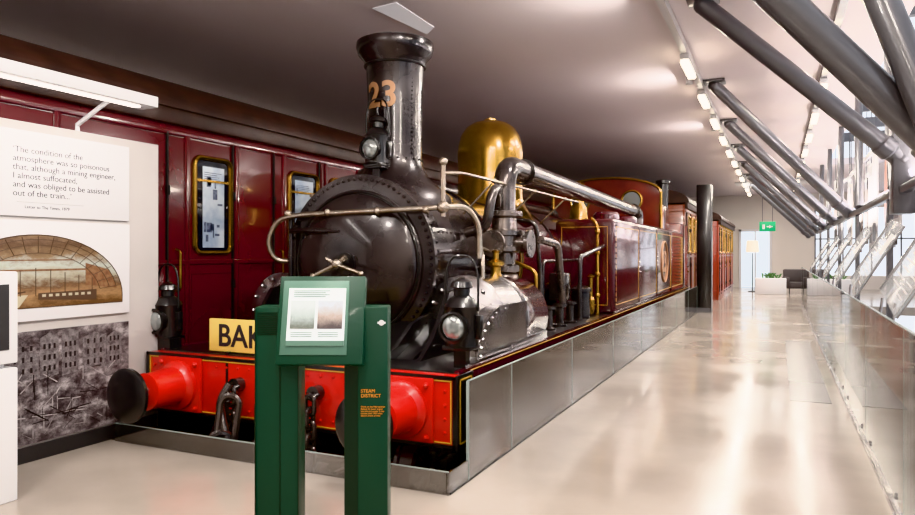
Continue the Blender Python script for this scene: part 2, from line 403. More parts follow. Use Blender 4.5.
# frames / footplate
g = G()
g.box((X0 - 1.5, 4.60, 0.66), (X0 + 1.5, 19.2, 0.72), .01)
for s in (-1, 1):
    x = X0 + s * .72
    g.prism([(x - .02, 4.6, -.1), (x - .02, 19, -.1), (x - .02, 19, .66), (x - .02, 6.9, .74), (x - .02, 6.9, 1.0), (x - .02, 5.6, 1.05), (x - .02, 5.3, .98), (x - .02, 5.05, .82), (x - .02, 4.75, .74), (x - .02, 4.6, .74)], (.04, 0, 0))
g.prism([(X0 - .9, 5.0, .72), (X0 - .9, 5.6, .72), (X0 - .9, 5.6, 1.0), (X0 - .9, 5.4, .86)], (1.8, 0, 0))
for s in (-1, 1):
    g.prism([(X0 + s * .98 - .02, 4.95, .72), (X0 + s * .98 - .02, 5.68, .72), (X0 + s * .98 - .02, 5.68, 1.28), (X0 + s * .98 - .02, 5.5, 1.25), (X0 + s * .98 - .02, 5.3, 1.0), (X0 + s * .98 - .02, 5.15, .85)], (.04, 0, 0))
g.done('frames_and_footplate', 'black', L)
g = G(); g.box((X0 + 1.47, 4.6, .58), (X0 + 1.51, 19.2, .73)); g.box((X0 - 1.51, 4.6, .58), (X0 - 1.47, 19.2, .73)); g.done('valance', 'maroon', L, smooth=False)
g = G()
for s in (-1, 1):
    xx = X0 + s * 1.512
    g.box((xx - .003, 4.8, .60), (xx + .003, 19.2, .606)); g.box((xx - .003, 4.8, .706), (xx + .003, 19.2, .712))
g.done('valance_lining', 'yellow', L, smooth=False)

# buffer beam
g = G(); g.box((X0 - 1.54, 4.48, .19), (X0 + 1.54, 4.60, .71), .012)
for s in (-1, 1):
    bx = X0 + s * 1.12
    g.box((bx - .25, 4.44, .22), (bx + .25, 4.48, .69), .015)
    g.lathe([(.215, 0), (.21, .04), (.19, .05), (.165, .08), (.15, .33), (.155, .36), (.13, .37), (0, .37)], (bx, 4.45, .45), (0, -1, 0), 36)
g.done('buffer_beam', 'red', L)
g = G()
for z0, z1 in ((.19, .216), (.684, .712)): g.box((X0 - 1.545, 4.474, z0), (X0 + 1.545, 4.482, z1))
for s in (-1, 1):
    x = X0 + s * 1.53; g.box((x - .018, 4.474, .19), (x + .018, 4.482, .71))
    x = X0 + s * .6; g.box((x - .012, 4.474, .24), (x + .012, 4.482, .67))
g.box((X0 + 1.54, 4.46, .18), (X0 + 1.56, 4.75, .72), .004)
g.done('beam_black_edging', 'black', L, smooth=False)
g = G()
for z in (.226, .672): g.box((X0 - 1.5, 4.472, z), (X0 + 1.5, 4.481, z + .007))
for s in (-1, 1):
    x = X0 + s * 1.5; g.box((x - .004, 4.472, .226), (x + .004, 4.481, .68))
g.box((X0 + 1.56, 4.50, .22), (X0 + 1.563, 4.51, .69)); g.box((X0 + 1.56, 4.70, .22), (X0 + 1.563, 4.71, .69)); g.box((X0 + 1.56, 4.50, .22), (X0 + 1.563, 4.71, .23)); g.box((X0 + 1.56, 4.50, .68), (X0 + 1.563, 4.71, .69))
g.done('beam_lining', 'yellow', L, smooth=False)
g = G()
for s in (-1, 1):
    bx = X0 + s * 1.12
    for a in (-.2, .2):
        for b in (-.19, .19): g.sph((bx + a, 4.435, .45 + b), .024, 8)
for k in range(13):
    for z in (.28, .63): g.rivet((X0 - .72 + k * .12, 4.478, z), .013)
for z in (.3, .4, .5, .6):
    for s in (-1, 1): g.rivet((X0 + s * 1.45, 4.478, z), .015)
g.done('beam_rivets', 'red', L)
g = G()
for s in (-1, 1): g.cyl((X0 + s * 1.12, 4.1, .45), (X0 + s * 1.12, 3.97, .45), .06)
g.done('buffer_shafts', 'steel', L)
g = G()
for s in (-1, 1):
    g.lathe([(.0, .0), (.07, .0), (.19, .03), (.22, .045), (.222, .075), (.20, .09), (.1, .105), (0, .11)], (X0 + s * 1.12, 3.98, .45), (0, -1, 0), 40)
g.done('buffer_heads', 'black', L, ang=50)
def link(g, c, w, h, r, twist=0, tilt=0):
    pts = []
    for k in range(24):
        t = 2 * PI * k / 24; sx = math.cos(t) * w / 2; sz = math.sin(t) * w / 2 + (h - w) / 2 * (1 if math.sin(t) >= 0 else -1)
        v = Vector((sx, 0, sz)); v = Matrix.Rotation(tilt, 3, 'X') @ (Matrix.Rotation(twist, 3, 'Z') @ v); pts.append(Vector(c) + v)
    g.tube(pts, r, closed=True, n=8)
g = G()
g.box((X0 - .16, 4.44, .33), (X0 + .16, 4.48, .57), .01)
g.tube([(X0, 4.5, .46), (X0, 4.36, .45), (X0, 4.27, .40), (X0, 4.24, .47), (X0, 4.26, .54)], [.045, .045, .04, .035, .02])
link(g, (X0 - .02, 4.30, .25), .16, .42, .026, .3); link(g, (X0 - .03, 4.26, -.02), .17, .34, .026, 1.2)
for s, n in ((-.46, 6), (.34, 6)):
    g.cyl((X0 + s, 4.48, .50), (X0 + s, 4.40, .50), .06); g.tube([(X0 + s - .05, 4.42, .50), (X0 + s, 4.36, .47), (X0 + s + .05, 4.42, .50)], .022, fil=.05)
    for k in range(n): link(g, (X0 + s, 4.37, .42 - k * .10), .085, .15, .02, (k % 2) * PI / 2)
    g.tube([(X0 + s, 4.37, -.10), (X0 + s - .04, 4.34, -.22), (X0 + s + .03, 4.30, -.27), (X0 + s + .07, 4.32, -.18)], .03, fil=.05)
link(g, (X0 - .38, 4.25, .24), .15, .42, .028, .5, -.18); link(g, (X0 - .42, 4.22, -.04), .17, .40, .032, .9, .1)
g.tube([(X0 - .46, 4.36, .52), (X0 - .50, 4.28, .38), (X0 - .42, 4.25, .20), (X0 - .36, 4.24, .05)], .036, fil=.1)
g.tube([(X0 + .2, 4.40, .55), (X0 + .15, 4.30, .35), (X0 + .20, 4.28, .05), (X0 + .26, 4.34, -.2)], .045, fil=.15)
g.done('couplings_and_chains', 'pipe', L)

def lamp(x, y, z, sc, nm):
    g = G(); k = sc
    g.box((x - .11 * k, y - .10 * k, z), (x + .11 * k, y + .10 * k, z + .03 * k), .004)
    g.lathe([(0, .03 * k), (.125 * k, .03 * k), (.125 * k, .30 * k), (.13 * k, .31 * k), (.09 * k, .37 * k), (.06 * k, .39 * k), (.06 * k, .44 * k), (.085 * k, .45 * k), (.07 * k, .49 * k), (.02 * k, .52 * k), (0, .52 * k)], (x, y, z), n=28)
    g.lathe([(.10 * k, 0), (.10 * k, .06 * k), (.115 * k, .07 * k), (.095 * k, .075 * k), (.09 * k, .05 * k), (0, .05 * k)], (x, y - .09 * k, z + .17 * k), (0, -1, 0), 28)
    g.box((x + .11 * k, y - .03 * k, z + .08 * k), (x + .16 * k, y + .03 * k, z + .25 * k), .005)
    g.tube([(x - .13 * k, y, z + .28 * k), (x - .13 * k, y, z + .55 * k), (x - .08 * k, y, z + .68 * k), (x + .08 * k, y, z + .68 * k), (x + .13 * k, y, z + .55 * k), (x + .13 * k, y, z + .28 * k)], .009 * k, fil=.07 * k, n=8)
    g.done(nm + '_body', 'black', L)
    g = G(); g.lathe([(.09 * k, 0), (.07 * k, .018 * k), (.03 * k, .03 * k), (0, .032 * k)], (x, y - .145 * k, z + .17 * k), (0, -1, 0), 24); g.done(nm + '_lens', 'lens', L, ang=80)
lamp(X0 + 1.42, 4.84, .86, 1.06, 'headlamp_right'); lamp(-5.18, 4.72, .80, 1.02, 'headlamp_left')
lamp(X0 - .0, 5.92, 2.46, 1.0, 'headlamp_top')
g = G()
g.box((X0 - .12, 5.82, 2.26), (X0 + .12, 6.02, 2.31), .008); g.box((X0 - .04, 5.89, 2.29), (X0 + .04, 5.95, 2.46)); g.box((X0 - .10, 5.83, 2.44), (X0 + .10, 6.01, 2.47), .005)
g.box((X0 + 1.37, 4.80, .7), (X0 + 1.47, 4.88, .87)); g.box((-5.21, 4.62, .68), (-5.05, 4.76, .81))
g.cyl((X0, 5.92, 2.95), (X0, 5.92, 3.06), .012)
g.done('lamp_brackets', 'black', L)

g = G(); g.box((X0 - .95, 4.63, .735), (X0 + .62, 4.66, 1.02), .004); g.done('destination_board', 'board', L)
g = G(); g.box((X0 - .6, 4.66, .7), (X0 - .55, 4.70, .95)); g.box((X0 + .35, 4.66, .7), (X0 + .40, 4.70, .95)); g.done('board_stand', 'black', L, smooth=False)
text('BAKER ST', 0.275, FACE_Y(X0 - .85, 4.628, .785), 'text', L, 'board_lettering', 0.002, bold=0.004)

# handrails & pipework
g = G()
ry = 5.43
g.tube([(X0 - .80, 5.62, 1.52), (X0 - .94, 5.50, 1.52), (X0 - .98, ry, 1.70), (X0 - .86, ry, 1.93), (X0 - .6, ry, 1.97), (X0 + .97, ry, 2.0)], .026, fil=.14)
for dx in (-.72, -.25, .3, .8):
    g.sph((X0 + dx, ry, 1.985), .038); g.cyl((X0 + dx, ry, 1.98), (X0 + dx * .93, 5.58, 1.96), .014)
g.sph((X0 + .97, ry, 2.0), .058)
g.tube([(X0 + .97, ry, 1.92), (X0 + .97, ry, 2.39)], .022); g.sph((X0 + .97, ry, 2.40), .04)
g.tube([(X0 + .97, ry, 2.0), (X0 + 1.12, 5.6, 2.02), (X0 + 1.18, 5.75, 1.85), (X0 + 1.18, 5.75, 1.55)], .026, fil=.12)
g.tube([(X0 + .97, ry, 2.3), (X0 + .98, 5.8, 2.34), (X0 + .98, 9.9, 2.34)], .016, fil=.1)
for yy in (6.6, 7.9, 9.2): g.sph((X0 + .98, yy, 2.34), .03); g.cyl((X0 + .98, yy, 2.34), (X0 + .62, yy, 2.0), .012)
g.tube([(X0 - .80, 5.9, 2.2), (X0 - .80, 9.9, 2.2)], .018)
g.tube([(X0 + 1.15, 5.9, 1.2), (X0 + 1.15, 5.9, 1.55), (X0 + 1.0, 6.2, 1.65), (X0 + .85, 6.9, 1.6)], .02, fil=.1)
g.done('handrails', 'rail', L)
g = G()
PX = X0 + .92; VY = 7.05
for s in (1, -1):
    px = X0 + s * .92
    g.tube([(px, VY, 1.95), (px, VY, 2.56), (px, 14.6, 2.46), (px, 14.9, 2.46), (px, 14.9, 1.9)], .125, fil=.34, n=28)
    for yy in (7.65, 14.4): g.lathe([(.125, 0), (.155, 0), (.155, .05), (.125, .05)], (px, yy, 2.552 - (yy - 7.2) * .0125), (0, 1, 0), 28)
g.done('condensing_pipes', 'pipe', L)
g = G()
for s in (1, -1):
    px = X0 + s * .92
    g.lathe([(0, .95), (.17, .95), (.17, 1.0), (.11, 1.02), (.11, 1.38), (.17, 1.4), (.17, 1.46), (.12, 1.48), (.12, 1.6), (.22, 1.62), (.22, 1.67), (.19, 1.68), (.19, 1.78), (.22, 1.79), (.22, 1.84), (.14, 1.86), (.13, 1.98), (.20, 2.0), (.20, 2.05), (.128, 2.06), (0, 2.06)], (px, VY, 0), n=32)
    g.cyl((px - s * .35, VY, 1.7), (px + s * .30, VY, 1.7), .10); g.cyl((px + s * .27, VY, 1.7), (px + s * .31, VY, 1.7), .15)
    g.cyl((px, VY - .35, 1.7), (px, VY + .3, 1.7), .085); g.cyl((px, VY - .37, 1.7), (px, VY - .33, 1.7), .14)
    g.sph((px, VY, 1.30), .17, 20, (1, 1, .8))
    for k in range(8):
        t = 2 * PI * k / 8
        for zz in (1.65, 1.82, 2.03): g.sph((px + .19 * math.cos(t), VY + .19 * math.sin(t), zz), .02, 8)
g.tube([(PX + .3, 7.4, 1.75), (PX + .35, 7.9, 1.7), (PX + .35, 8.1, 1.0)], .045, fil=.12)
g.done('regulator_valves', 'pipe2', L)
g = G()
g.tube([(X0 + .80, 6.3, 1.8), (X0 + 1.02, 6.3, 1.85), (X0 + 1.08, 6.3, 2.2), (X0 + 1.02, 6.6, 2.28), (PX, VY - .2, 2.12)], .05, fil=.14)
g.tube([(X0 + .78, 6.6, 1.45), (X0 + 1.05, 6.6, 1.4), (X0 + 1.05, 6.6, 1.0)], .035, fil=.1)
g.tube([(X0 + 1.35, 8.6, .75), (X0 + 1.35, 8.6, 1.55), (X0 + 1.35, 9.9, 1.7)], .03, fil=.1)
g.box((X0 + 1.0, 8.4, 1.0), (X0 + 1.22, 8.65, 1.35), .02)
for k in range(3): g.lathe([(0, 0), (.09, 0), (.09, .02), (.05, .04), (.05, .22), (.09, .24), (.09, .27), (0, .28)], (X0 + 1.25, 7.6 + k * .45, .72), n=20)
g.lathe([(0, 0), (.13, 0), (.13, .35), (.15, .36), (.15, .4), (.08, .44), (0, .45)], (X0 + 1.2, 9.2, .72), n=24)
g.tube([(X0 + .82, 7.6, 2.0), (X0 + 1.1, 7.6, 1.95), (X0 + 1.12, 7.7, 1.3), (X0 + 1.12, 7.7, .75)], .028, fil=.1)
g.tube([(X0 + 1.05, 8.0, .75), (X0 + 1.05, 8.0, 1.5), (X0 + 1.05, 9.8, 1.5)], .025, fil=.1)
g.done('auxiliary_pipes', 'pipe', L)
g = G()
g.lathe([(0, 0), (.05, 0), (.07, .05), (.05, .1), (.05, .16), (.085, .18), (.085, .21), (.03, .24), (.03, .30), (.045, .32), (0, .34)], (X0 + 1.1, 6.35, 1.30), n=20)
g.lathe([(0, 0), (.04, 0), (.06, .08), (.06, .2), (.03, .24), (.03, .5), (.06, .52), (0, .56)], (X0 + 1.25, 9.55, .75), n=20)
g.tube([(X0 + 1.3, 9.75, .72), (X0 + 1.3, 9.75, 2.0), (X0 + 1.2, 9.8, 2.1)], .022, fil=.08)
g.tube([(X0 + 1.2, 7.3, .95), (X0 + 1.2, 7.3, 1.4), (X0 + .95, 7.3, 1.5)], .022, fil=.08)
for z in (1.0, 1.3, 1.6, 1.9): g.sph((X0 + 1.3, 9.75, z), .04)
g.done('brass_valves', 'brass', L)

# cylinders
for s, nm in ((1, 'right'), (-1, 'left')):
    cx = X0 + s * 1.04; cz = 1.0
    g = G()
    g.lathe([(0, -.12), (.10, -.12), (.12, -.08), (.26, -.07), (.30, -.04), (.37, -.03), (.40, 0), (.40, .60), (.0, .60)], (cx, 5.72, cz), (0, 1, -.05), 48)
    g.done('cylinder_cladding_' + nm, 'steel', L, ang=40)
    g = G(); g.lathe([(0, .60), (.405, .60), (.41, .62), (.405, .65), (.405, 1.25), (.38, 1.28), (.2, 1.32), (0, 1.32)], (cx, 5.72, cz), (0, 1, -.05), 48); g.done('cylinder_barrel_' + nm, 'maroon', L, ang=40)
    g = G()
    g.tube(ring_pts((cx, 6.32, cz - .03), .41, 'y', 40), .012, closed=True, n=6)
    g.cyl((cx, 7.0, cz - .06), (cx, 8.2, cz - .12), .035)
    for k in range(14):
        t = 2 * PI * k / 14; g.sph((cx + .33 * math.cos(t), 5.68, cz + .33 * math.sin(t)), .022, 8)
    g.box((min(cx - s * .3, cx + s * .40), 5.72, .70), (max(cx - s * .3, cx + s * .40), 6.95, .80), .01)
    g.done('piston_rod_and_bolts_' + nm, 'steel', L)
    if s == 1:
        g = G(); xs = X0 + s * 1.43; pr = []
        for k in range(13):
            t = PI / 2 * k / 12; pr.append((5.72 - .62 * math.cos(t), .76 + .62 * math.sin(t) * .62))
        g.prism([(xs - .012, a, b) for a, b in [(5.10, .73)] + pr + [(6.3, 1.14), (6.3, .73)]], (.024, 0, 0))
        rows = [[g.bm.verts.new((xs - s * q, a, b)) for a, b in pr] for q in (0, .12)]
        for r0, r1 in zip(rows, rows[1:]):
            for i in range(len(pr) - 1): g.bm.faces.new((r0[i], r0[i + 1], r1[i + 1], r1[i]))
        g.done('apron_sheet_' + nm, 'steel', L)
        g = G()
        for k in range(9): g.rivet((xs + s * .014, 5.72 - .57 * math.cos(PI / 2 * k / 8), .76 + .35 * math.sin(PI / 2 * k / 8)), .012)
        g.done('apron_rivets_' + nm, 'steel', L)

def wheel(g, x, y, z, r, nsp, w=.12):
    g.lathe([(r * .84, -w / 2), (r, -w / 2), (r, w / 2), (r * .84, w / 2), (r * .84, -w / 2)], (x, y, z), (1, 0, 0), 48)
    g.lathe([(r * 1.05, -w / 2 - .03), (r * 1.05, -w / 2), (r * .84, -w / 2), (r * .84, -w / 2 - .03), (r * 1.05, -w / 2 - .03)], (x, y, z), (1 if x > X0 else -1, 0, 0), 48)
    g.lathe([(0, -w * .7), (r * .2, -w * .7), (r * .2, w * .7), (0, w * .7)], (x, y, z), (1, 0, 0), 24)
    for k in range(nsp):
        t = 2 * PI * k / nsp
        g.cyl((x, y + r * .15 * math.cos(t), z + r * .15 * math.sin(t)), (x, y + r * .87 * math.cos(t), z + r * .87 * math.sin(t)), .03, .024, 8)
g = G()
for s in (-1, 1):
    for yy in (5.15, 6.75): wheel(g, X0 + s * .98, yy, -.22, .46, 10)
    for yy in (9.7, 12.4): wheel(g, X0 + s * .98, yy, .12, .80, 16)
for yy, zz in ((5.15, -.22), (6.75, -.22), (9.7, .12), (12.4, .12)): g.cyl((X0 - 1, yy, zz), (X0 + 1, yy, zz), .07)
g.done('wheels', 'maroon', L)
g = G()
for s in (-1, 1):
    g.box((X0 + s * 1.12 - .03, 9.6, .02), (X0 + s * 1.12 + .03, 12.5, .14), .01)
    for yy in (5.15, 6.75): g.box((X0 + s * 1.13 - .08, yy - .14, -.36), (X0 + s * 1.13 + .08, yy + .14, -.06), .02)
    g.box((X0 + s * 1.13 - .03, 4.9, -.06), (X0 + s * 1.13 + .03, 7.0, .02), .01)
g.done('coupling_rods_and_axleboxes', 'pipe2', L)
g = G()
for s in (-1, 1):
    pts = [(X0 + s * 1.0 - .12, 9.7 + .88 * math.cos(t), max(.72, .12 + .88 * math.sin(t))) for t in [PI * k / 20 for k in range(21)]]
    g.prism(pts, (.26, 0, 0))
g.done('splashers', 'maroon', L)

# side tanks
for s, nm in ((1, 'right'), (-1, 'left')):
    xa, xb = sorted((X0 + s * .60, X0 + s * 1.49))
    g = G(); g.box((xa, 10.0, .72), (xb, 17.9, 2.10), .06, seg=4); g.done('side_tank_' + nm, 'maroon', L)
    g = G()
    xf = X0 + s * 1.49
    panels = [(10.1, 11.9), (12.0, 13.8), (13.9, 15.8), (15.9, 17.8)]
    for a, b in panels:
        for (y0, y1, z0, z1) in ((a, b, .84, .848), (a, b, 1.98, 1.988), (a, a + .014, .84, 1.99), (b - .014, b, .84, 1.99)):
            g.box((xf - .003, y0, z0), (xf + .003, y1, z1))
    for (x0, x1, z0, z1) in ((xa + .1, xb - .1, .84, .846), (xa + .1, xb - .1, 1.98, 1.986), (xa + .1, xa + .106, .84, 1.99), (xb - .106, xb - .1, .84, 1.99)):
        g.box((x0, 9.997, z0), (x1, 10.003, z1))
    g.done('tank_lining_' + nm, 'yellow', L, smooth=False)
    g = G()
    for yy in (11.95, 13.85, 15.85):
        g.box((xf - .004, yy - .04, .76), (xf + .012, yy + .04, 2.06), .004)
    for yy in (10.05, 11.95, 13.85, 15.85, 17.85):
        for k in range(16): g.rivet((xf + .012, yy, .8 + k * .08), .014)
    for k in range(36): g.rivet((xf - .06, 10.2 + k * .2, 2.105), .016)
    for yy in (10.8, 12.3): g.lathe([(.2, 0), (.2, .1), (.16, .14), (0, .15)], (xf - s * .3, yy, 2.1), n=24)
    g.done('tank_straps_' + nm, 'maroon', L)
text('23', 0.6, FACE_X(X0 + 1.492, 14.5, 1.22), 'gold', L, 'tank_number', .003, bold=.008)
g = G(); g.tube(ring_pts((X0 + 1.5, 14.85, 1.42), .42, 'x', 40), .014, closed=True, n=6)
g.done('crest_ring', 'gold', L)
# cab weatherboard and bunker
g = G()
pts = [(X0 - 1.25, 16.0, 2.1), (X0 + 1.25, 16.0, 2.1), (X0 + 1.25, 16.0, 2.95)] + [(X0 + 1.25 * math.cos(t), 16.0, 2.95 + .38 * math.sin(t)) for t in [PI * k / 20 for k in range(1, 20)]] + [(X0 - 1.25, 16.0, 2.95)]
g.prism(pts, (0, .06, 0))
g.box((X0 - 1.45, 17.9, .72), (X0 + 1.45, 19.2, 2.35), .05)
for s in (-1, 1): g.box((X0 + s * 1.22 - .03, 16.0, 2.1), (X0 + s * 1.22 + .03, 17.2, 2.7), .02)
g.done('cab_and_bunker', 'cab', L)
g = G(); g.tube([(X0 + 1.25, 15.99, 2.1)] + [(X0 + 1.25 * math.cos(t), 15.99, 2.95 + .38 * math.sin(t)) for t in [PI * k / 24 for k in range(25)]] + [(X0 - 1.25, 15.99, 2.1)], .03, n=8)
for s in (-1, 1): g.tube(ring_pts((X0 + s * .6, 15.985, 2.80), .22, 'y', 30), .03, closed=True, n=8)
g.done('cab_beading', 'brass', L)
g = G()
for s in (-1, 1): g.lathe([(0, 0), (.2, 0), (.2, .02), (0, .02)], (X0 + s * .6, 15.99, 2.80), (0, -1, 0), 24)
g.done('spectacle_glass', 'lens', L)
g = G(); g.cyl((X0 + 1.05, 17.6, 2.1), (X0 + 1.05, 17.6, 3.35), .13); g.lathe([(.13, 0), (.17, .02), (.17, .08), (.13, .1)], (X0 + 1.05, 17.6, 3.3), n=24); g.done('vent_pipe', 'black', L)

# rails in the pit
rt = root('railway_track', (X0, 19, -.9))
g = G()
for s in (-1, 1):
    g.box((X0 + s * .93 - .035, 4.2, -.74), (X0 + s * .93 + .035, 34, -.69)); g.box((X0 + s * .93 - .012, 4.2, -.86), (X0 + s * .93 + .012, 34, -.74)); g.box((X0 + s * .93 - .07, 4.2, -.88), (X0 + s * .93 + .07, 34, -.86))
g.done('rails', 'pipe2', rt, smooth=False)
g = G()
for k in range(40): g.box((X0 - 1.3, 4.3 + k * .74, -.95), (X0 + 1.3, 4.55 + k * .74, -.88), .01)
g.done('sleepers', 'brown', rt)

# ------------------------------------------------------------------ carriages
def rrect(x, y0, y1, z0, z1, r, n=6):
    out = []
    for cy, cz, a0 in ((y1 - r, z1 - r, 0), (y0 + r, z1 - r, PI / 2), (y0 + r, z0 + r, PI), (y1 - r, z0 + r, 1.5 * PI)):
        for k in range(n + 1):
            t = a0 + PI / 2 * k / n; out.append((x, cy + r * math.cos(t), cz + r * math.sin(t)))
    return out
def carriage(name, cx, half, y0, y1, zb, ze, mt, trim, wins, arch=.45, doors=(), wz=(1.62, 2.62), frame='brass', refl_=True):
    R = root(name, (cx, (y0 + y1) / 2, zb))
    xf = cx + half
    g = G(); g.box((cx - half, y0, zb), (xf, y1, ze), .03); g.done('body', mt, R)
    g = G()
    n = 24
    prof = [(cx + (half + .10) * math.cos(PI * k / n), ze + .04 + arch * math.sin(PI * k / n) ** .8) for k in range(n + 1)]
    g.prism([(a, y0 - .06, b) for a, b in prof], (0, y1 - y0 + .12, 0))
    g.box((xf - .02, y0 - .05, ze - .12), (xf + .07, y1 + .05, ze + .05), .02)
    g.box((cx - half - .07, y0 - .05, ze - .12), (cx - half + .02, y1 + .05, ze + .05), .02)
    g.done('roof', 'brown', R)
    g = G()
    for z in (ze - .22, wz[0] - .14, zb + .25): g.box((xf - .01, y0, z), (xf + .022, y1, z + .05), .006)
    for (a, b) in wins:
        for yy in (a - .12, b + .12): g.box((xf - .01, yy - .03, zb + .25), (xf + .02, yy + .03, ze - .2), .006)
    g.done('mouldings', mt, R)
    g = G()
    for (a, b) in wins:
        g.tube(rrect(xf + .01, a - .02, b + .02, wz[0] - .02, wz[1] + .02, .09), .028, n=8, closed=True)
        g.box((xf, a, wz[1] - .24), (xf + .02, b, wz[1] - .215))
    g.done('window_frames', frame, R)
    g = G()
    for (a, b) in wins: g.prism(rrect(xf - .01, a - .02, b + .02, wz[0] - .02, wz[1] + .02, .09), (.016, 0, 0))
    g.done('window_panes', 'pane', R, smooth=False)
    if refl_:  # reflections in the panes drawn as flat shapes
        g = G(); h = G(); rw = random.Random(5)
        for (a, b) in wins:
            g.box((xf + .004, a + .10, wz[0] + .04), (xf + .009, b - .08, wz[1] - .07))
            for q in range(12):
                ya = rw.uniform(a + .11, b - .17); za = rw.uniform(wz[0] + .06, wz[1] - .25)
                h.box((xf + .008, ya, za), (xf + .0095, ya + rw.uniform(.02, .08), za + rw.uniform(.01, .12)))
            for q in range(5): h.box((xf + .008, a + .12, wz[1] - .14 - q * .022), (xf + .0095, b - .12 - rw.uniform(0, .1), wz[1] - .132 - q * .022))
        g.done('window_reflections', 'blind', R, smooth=False); h.done('window_reflection_details', 'winrefld', R, smooth=False)  # 'blind' is the painted window reflection, not a real blind
    g = G()
    for z in (ze - .235, wz[0] - .15, zb + .24): g.box((xf + .0, y0, z), (xf + .006, y1, z + .006))
    for (a, b) in wins:
        ya, yb, z0, z1 = (a - .06, b + .06, zb + .45, wz[0] - .25)
        g.box((xf, ya, z0), (xf + .004, yb, z0 + .006)); g.box((xf, ya, z1), (xf + .004, yb, z1 + .006))
        g.box((xf, ya, z0), (xf + .004, ya + .006, z1)); g.box((xf, yb - .006, z0), (xf + .004, yb, z1))
    g.done('lining', trim, R, smooth=False)
    if doors:
        g = G()
        for yy in doors:
            g.tube([(xf + .0, yy, 1.2), (xf + .06, yy, 1.22), (xf + .06, yy, 1.62), (xf + .0, yy, 1.64)], .012, fil=.04, n=8)
            g.cyl((xf, yy, 1.08), (xf + .06, yy, 1.08), .02); g.box((xf + .05, yy - .08, 1.06), (xf + .07, yy + .02, 1.10), .005)
        g.done('door_handles', 'brass', R)
        g = G()
        for yy in doors:
            for dy in (-.13, .81):
                g.box((xf + .0, yy + dy - .012, zb + .2), (xf + .024, yy + dy + .012, ze - .2))
                for z in (.4, 1.2, 2.2): g.box((xf + .0, yy + dy - .02, z), (xf + .04, yy + dy + .02, z + .1), .005)
        g.done('door_seams_and_hinges', 'blackmatt', R, smooth=False)
    g = G()
    for z in (zb + .3, 1.5, ze - .2): g.box((cx - half, y0 - .02, z), (cx + half, y0 + .01, z + .06), .005)
    for k in range(5):
        xx = cx - half + .03 + k * (2 * half - .06) / 4; g.box((xx - .03, y0 - .025, zb), (xx + .03, y0 + .01, ze), .005)
    g.done('end_framing', mt, R)
    g = G(); g.box((cx - half + .1, y0 + .2, zb - .25), (cx + half - .1, y1 - .2, zb), .01)
    yy = y0 + 1.5
    while yy < y1 - 1:
        for s in (-1, 1): g.lathe([(0, -.06), (.42, -.06), (.42, .06), (0, .06)], (cx + s * .93, yy, -.27), (1, 0, 0), 28)
        g.cyl((cx - .95, yy, -.27), (cx + .95, yy, -.27), .06)
        yy += 4.0
    g.done('underframe', 'blackmatt', R)
    return R
wins = [(5.56, 6.06)]
for a in (7.15, 8.05, 9.6, 10.9, 11.9, 13.3, 14.6, 16.0): wins.append((a, a + .56))
for a in (0.4, 1.9, 3.3): wins.append((a, a + .56))
carriage('railway_carriage', -7.05, 1.35, -1.0, 18.5, -.05, 3.05, 'maroon2', 'maroon', wins, .5, doors=(5.30, 6.95, 9.4), frame='brass')
carriage('railway_carriage', X0, 1.32, 19.9, 24.6, -.05, 2.95, 'wood', 'yellow', [(20.4 + k * 1.1, 21.0 + k * 1.1) for k in range(4)], .45, doors=(20.2, 22.4), refl_=False)
carriage('railway_carriage', -3.15, 1.32, 25.2, 33.5, -.05, 2.7, 'woodred', 'yellow', [(25.6 + k * 1.3, 26.3 + k * 1.3) for k in range(6)], .4, doors=(25.4, 28.0, 30.6), refl_=False)

rt = root('information_pylon', (-1.8, 19.9, 0))
g = G(); g.box((-2.0, 19.7, 0), (-1.62, 20.1, 3.45), .02); g.done('pylon_body', 'black', rt)
g = G(); g.box((-1.615, 19.75, 1.0), (-1.612, 20.05, 2.2)); g.box((-1.98, 19.695, 0.0), (-1.64, 19.70, .12)); g.done('pylon_panel', 'grey', rt, smooth=False)

# ------------------------------------------------------------------ display wall (left)
DW = root('display_wall', (-5.26, 3, 0))
g = G(); g.box((-5.32, 0.2, 0), (-5.203, 4.63, 2.60), .004); g.done('wall_panel', 'beige', DW)
g = G(); g.box((-5.203, 0.2, 0), (-5.19, 4.60, .12)); g.done('kickboard', 'dark', DW, smooth=False)
QP = root('quotation_panel', (-5.19, 3.5, 2.2))
g = G(); g.box((-5.2, 2.2, 1.88), (-5.175, 4.29, 2.53), .003); g.done('board', 'white', QP)
text("\u2018The condition of the\natmosphere was so poisonous\nthat, although a mining engineer,\nI almost suffocated,\nand was obliged to be assisted\nout of the train...\u2019", .067, FACE_X(-5.1745, 3.27, 2.36), 'text', QP, 'quotation_text', .001, sp=.98)
text("Letter to The Times, 1879", .034, FACE_X(-5.1745, 3.36, 1.94), 'text', QP, 'attribution_text', .001)
g = G(); g.box((-5.176, 3.3, 1.985), (-5.173, 3.85, 1.987)); g.done('rule_line', 'text', QP, smooth=False)
FP = root('framed_arch_painting', (-5.19, 3.5, 1.45))
g = G(); g.box((-5.2, 2.5, 1.08), (-5.17, 4.29, 1.85), .003); g.done('mount_board', 'white', FP)
yc, zb_, hw, hh = 3.46, 1.18, .75, .56
arch = [(-5.168, yc - hw, zb_)] + [(-5.168, yc - hw * math.cos(t), zb_ + .06 + (hh - .06) * math.sin(t)) for t in [PI * k / 30 for k in range(31)]] + [(-5.168, yc + hw, zb_)]
g = G(); g.prism(arch, (.003, 0, 0)); g.done('painting', 'paint', FP, smooth=False)
g = G(); g.tube([(a + .002, b, c) for a, b, c in arch], .005, n=6, closed=True)
for q in (.93, .84, .72):
    a = [(-5.1645, yc - hw * q * math.cos(t), zb_ + .06 + (hh - .06) * q * math.sin(t)) for t in [PI * (k + 2) / 34 for k in range(31)]]
    g.tube(a, .003, n=4)
